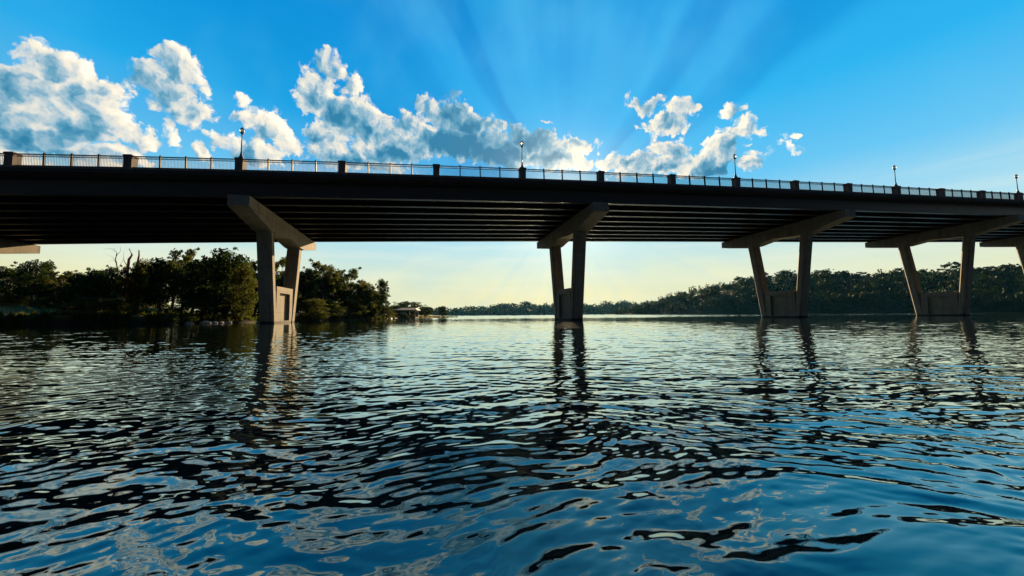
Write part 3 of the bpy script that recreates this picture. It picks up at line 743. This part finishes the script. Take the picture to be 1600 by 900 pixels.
RL = [(1158, 432, 22, 'small spiky tree on the slope left of the third pier'), (1197, 425, 20, 'dark tree on the ridge just right of the leaning third-pier column'), (1228, 422, 22, 'taller dark tree on the ridge between the third-pier columns'),
      (1256, 426, 16, 'small tree on the ridge beside the near column of the third pier'), (1290, 421, 30, 'broad ridge tree right of the third pier'), (1318, 423, 24, 'ridge tree second right of the third pier'), (1342, 428, 16, 'low ridge tree midway between the two right piers'),
      (1353, 424, 20, 'ridge tree left of a gap, midway between the two right piers'), (1383, 426, 24, 'low rounded ridge tree left of the fourth pier'), (1408, 418, 22, 'ridge tree touching the leaning fourth-pier column'), (1446, 420, 22, 'ridge tree between the fourth-pier columns, left one'),
      (1497, 409, 30, 'umbrella-topped tree standing highest between the fourth-pier columns'), (1537, 417, 26, 'ridge tree right of the fourth pier'), (1565, 414, 40, 'broad tall tree near the right edge'), (1598, 420, 34, 'ridge tree at the right edge of the picture')]
for i, (px, yt, w, lb) in enumerate(RL):
    Y = rshore(px) + 95; tree(px, yt, w, Y, ('bigleaf', 'open2')[i % 2 if px != 1228 else 0], lb, 'single trees on the right ridge', rprof(px, 95) - 1.5)

# weeds and grass tufts along the water's edge and the bank top
def weeds():
    rng = np.random.RandomState(77); n = 26000; V = np.zeros((n, 4, 3)); k = 0
    while k < n:
        px = rng.uniform(-120, 715); d = rng.choice([rng.uniform(.1, 1.4), rng.uniform(1, 9)]); Y = lshore(px) + d
        if px < 105 and d > 1.4: continue
        cl = math.sin(px * .9) + math.sin(px * .37 + d) + math.sin(Y * 2.1)
        if cl < -.6: continue
        z = max(0, lprof(px, d)); h = rng.uniform(.12, .5) * (1.25 if cl > .8 else .7); a = rng.uniform(0, 3.14); w = .05 + .05 * rng.rand()
        b = np.array([hor(px) * Y, Y, z - .05]); dx = np.array([math.cos(a) * w, math.sin(a) * w, 0]); ln = np.array([rng.normal() * .12, rng.normal() * .12, h])
        V[k] = [b - dx, b + dx, b + dx * .4 + ln, b - dx * .4 + ln]; k += 1
    o = link('bank_weeds', np_mesh('bank_weeds', V.reshape(-1, 3), np.arange(4 * n).reshape(n, 4)), M_leaf2); tag(o, 'rough grass and weeds along the left bank', 'weeds', kind='stuff')
weeds()

# ------------------------------------------------------------------ boathouse, boats, dock, house, marker, rocks
def boathouse():
    Y = 112.; c = at(632, 498, Y); s = Y / F
    e = empty('boathouse', (c.x, Y, 0), .10); tag(e, 'open-sided boathouse with a flat tan roof at the left point', 'boathouse')
    w, dp, h = 19 * s, 6.0, 2.1
    MB().box(-w, w, -dp / 2, dp / 2, .25, .42).build('platform', M_wood, e)
    for x in (-w + .15, -w * .4, w * .25, w - .15):
        for y in (-dp / 2 + .12, dp / 2 - .12): MB().box(x - .09, x + .09, y - .09, y + .09, -1.0, h + .28).build('post', M_wood, e)
    r = MB(); o = .55
    r.loft([[(-w - o, -dp / 2 - o, h + .282), (w + o, -dp / 2 - o, h + .282), (w + o, dp / 2 + o, h + .282), (-w - o, dp / 2 + o, h + .282)], [(-w - o, -dp / 2 - o, h + .42), (w + o, -dp / 2 - o, h + .42), (w + o, dp / 2 + o, h + .42), (-w - o, dp / 2 + o, h + .42)], [(-w + .3, -.2, h + 1.1), (w - .3, -.2, h + 1.1), (w - .3, .2, h + 1.1), (-w + .3, .2, h + 1.1)]])
    rf = r.build('roof', M_roof, e); fix_normals(rf.data)
    MB().box(-w + .3, w - .3, dp / 2 - .06, dp / 2, .43, 1.2).build('rear_boarding', M_wood, e)
    return e
boathouse()
def hull(L, B, H, name, m, e):
    rings = []
    for f in np.linspace(0, 1, 9):
        b = B / 2 * (1 - max(0, (f - .45) / .55) ** 2.2) * .98 + .02; k = H * (.1 * f ** 3)
        x = (f - .5) * L
        rings.append([(x, -b, H + k), (x, -b * .8, H * .35 + k), (x, 0, k * 2), (x, b * .8, H * .35 + k), (x, b, H + k)])
    o = MB().loft(rings).build(name, m, e); fix_normals(o.data)
    return o
def boat(px, Y, zoff, rz, label, canopy, L=4.6, hm=None):
    c = at(px, 498, Y); e = empty('motor_boat', (c.x, Y, zoff), rz); tag(e, label, 'boat')
    hull(L, 1.7, .75, 'hull', hm or M_navy, e)
    if canopy:
        rings = []
        for f in np.linspace(0, 1, 7):
            a = math.sin(math.pi * f) ** .5 * .95 + .03; rings.append([(L * (f - .5) * .8, .85 * a * math.cos(t), .80 + .95 * a * math.sin(t)) for t in np.linspace(math.pi, 0, 7)])
        o = MB().loft(rings).build('cover', M_canvas, e, True); fix_normals(o.data)
    MB().box(-L * .52, -L * .46, -.18, .18, .3, 1.15).build('outboard_motor', M_navy, e)
    return e
boat(625, 112, .45, .15, 'boat under a pale blue cover inside the boathouse', True)
e = empty('floating_dock', (at(605, 498, 92).x, 92, 0), .1); tag(e, 'low floating dock off the tip of the left point', 'dock')
MB().box(-1.1, 1.1, -.8, .8, .02, .30).build('decking', M_white, e)
for s in (-1, 1): MB().box(s * .8 - .25, s * .8 + .25, -.75, .75, -.2, .017).build('float', M_navy, e)
e = empty('mooring_buoy', (at(616, 498, 92).x, 92, 0)); tag(e, 'small dark mooring buoy right of the floating dock', 'buoy')
MB().lathe([(.1, -.2), (.26, -.05), (.3, .08), (.22, .24), (.06, .32)], 10).build('buoy_body', M_navy, e, True)
MB().lathe([(.03, .31), (.03, .55)], 6).build('mooring_ring', M_navy, e)
e = empty('channel_marker', (at(402, 500, 41.5).x, 41.5, 0)); tag(e, 'tiny white marker float at the foot of the lit pier', 'buoy')
MB().lathe([(.04, -.2), (.13, -.05), (.14, .1), (.08, .2), (.045, .26), (.04, .42), (.02, .46)], 10).build('marker_body', M_white, e, True)
MB().lathe([(.142, .03), (.146, .05), (.142, .08)], 10).build('band', M_navy, e)
rl = ['pale rock at the waterline left of the drooping tree', 'flat rock right of the pale rock at the water', 'small dark rock in a row at the bank foot', 'rock nearest the drooping tree', 'grey rock below the second sunlit strip']
for i, (px, Y, s) in enumerate([(321, 43.6, .42), (334, 44.5, .35), (345, 45.2, .28), (356, 46, .3), (296, 41.6, .35)]):
    rng = random.Random(i); mb = MB(); mb.lathe([(s * .8, -.3), (s * 1.1, 0), (s * .95, s * .35), (s * .5, s * .6), (.03, s * .66)], 9)
    mb.v = [(x * rng.uniform(.85, 1.25) * 1.3, y * rng.uniform(.85, 1.2), z * rng.uniform(.85, 1.15)) for x, y, z in mb.v]
    o = mb.build('rock', M_rock); o.location = (at(px, 498, Y).x, Y, .05); tag(o, rl[i], 'rock', 'rocks at the left waterline')
def house():
    Y = 250 + 100; c = at(1527, 452, rshore(1527) + 45); Y = c.y
    e = empty('hillside_house', (c.x, Y, c.z - 2), -.5); tag(e, 'pale house half hidden in the wood on the right hill', 'house')
    MB().box(-3.6, 3.6, -3, 3, -2, 2.6).build('wall', M_siding, e)
    r = MB(); r.add([(-4, -3.4, 2.61), (4, -3.4, 2.61), (4, 3.4, 2.61), (-4, 3.4, 2.61), (-4, 0, 4.3), (4, 0, 4.3)], [(0, 1, 5, 4), (2, 3, 4, 5), (1, 2, 5), (3, 0, 4), (0, 3, 2, 1)]); r.build('roof', M_siding, e)
    for x in (-2, 0, 2): MB().box(x - .5, x + .5, -3.03, -2.99, .5, 1.8).build('window', M_navy, e)
house()

# ------------------------------------------------------------------ haze over the river
def haze_fn(t, out):
    v = t.n('ShaderNodeVolumePrincipled', i={'Color': (.16, .60, 1.0, 1), 'Density': HAZE, 'Anisotropy': .3})
    L_(t, v.outputs[0], out.inputs['Volume'])
HAZE = .000025
if HAZE:
    hz = MB().box(-9000, 9000, -1000, 4200, -3, 75).build('haze', mat('haze_air', haze_fn)); tag(hz, kind='stuff')

# ------------------------------------------------------------------ render defaults
scn.render.engine = 'CYCLES'
scn.render.resolution_x = 1024; scn.render.resolution_y = 576
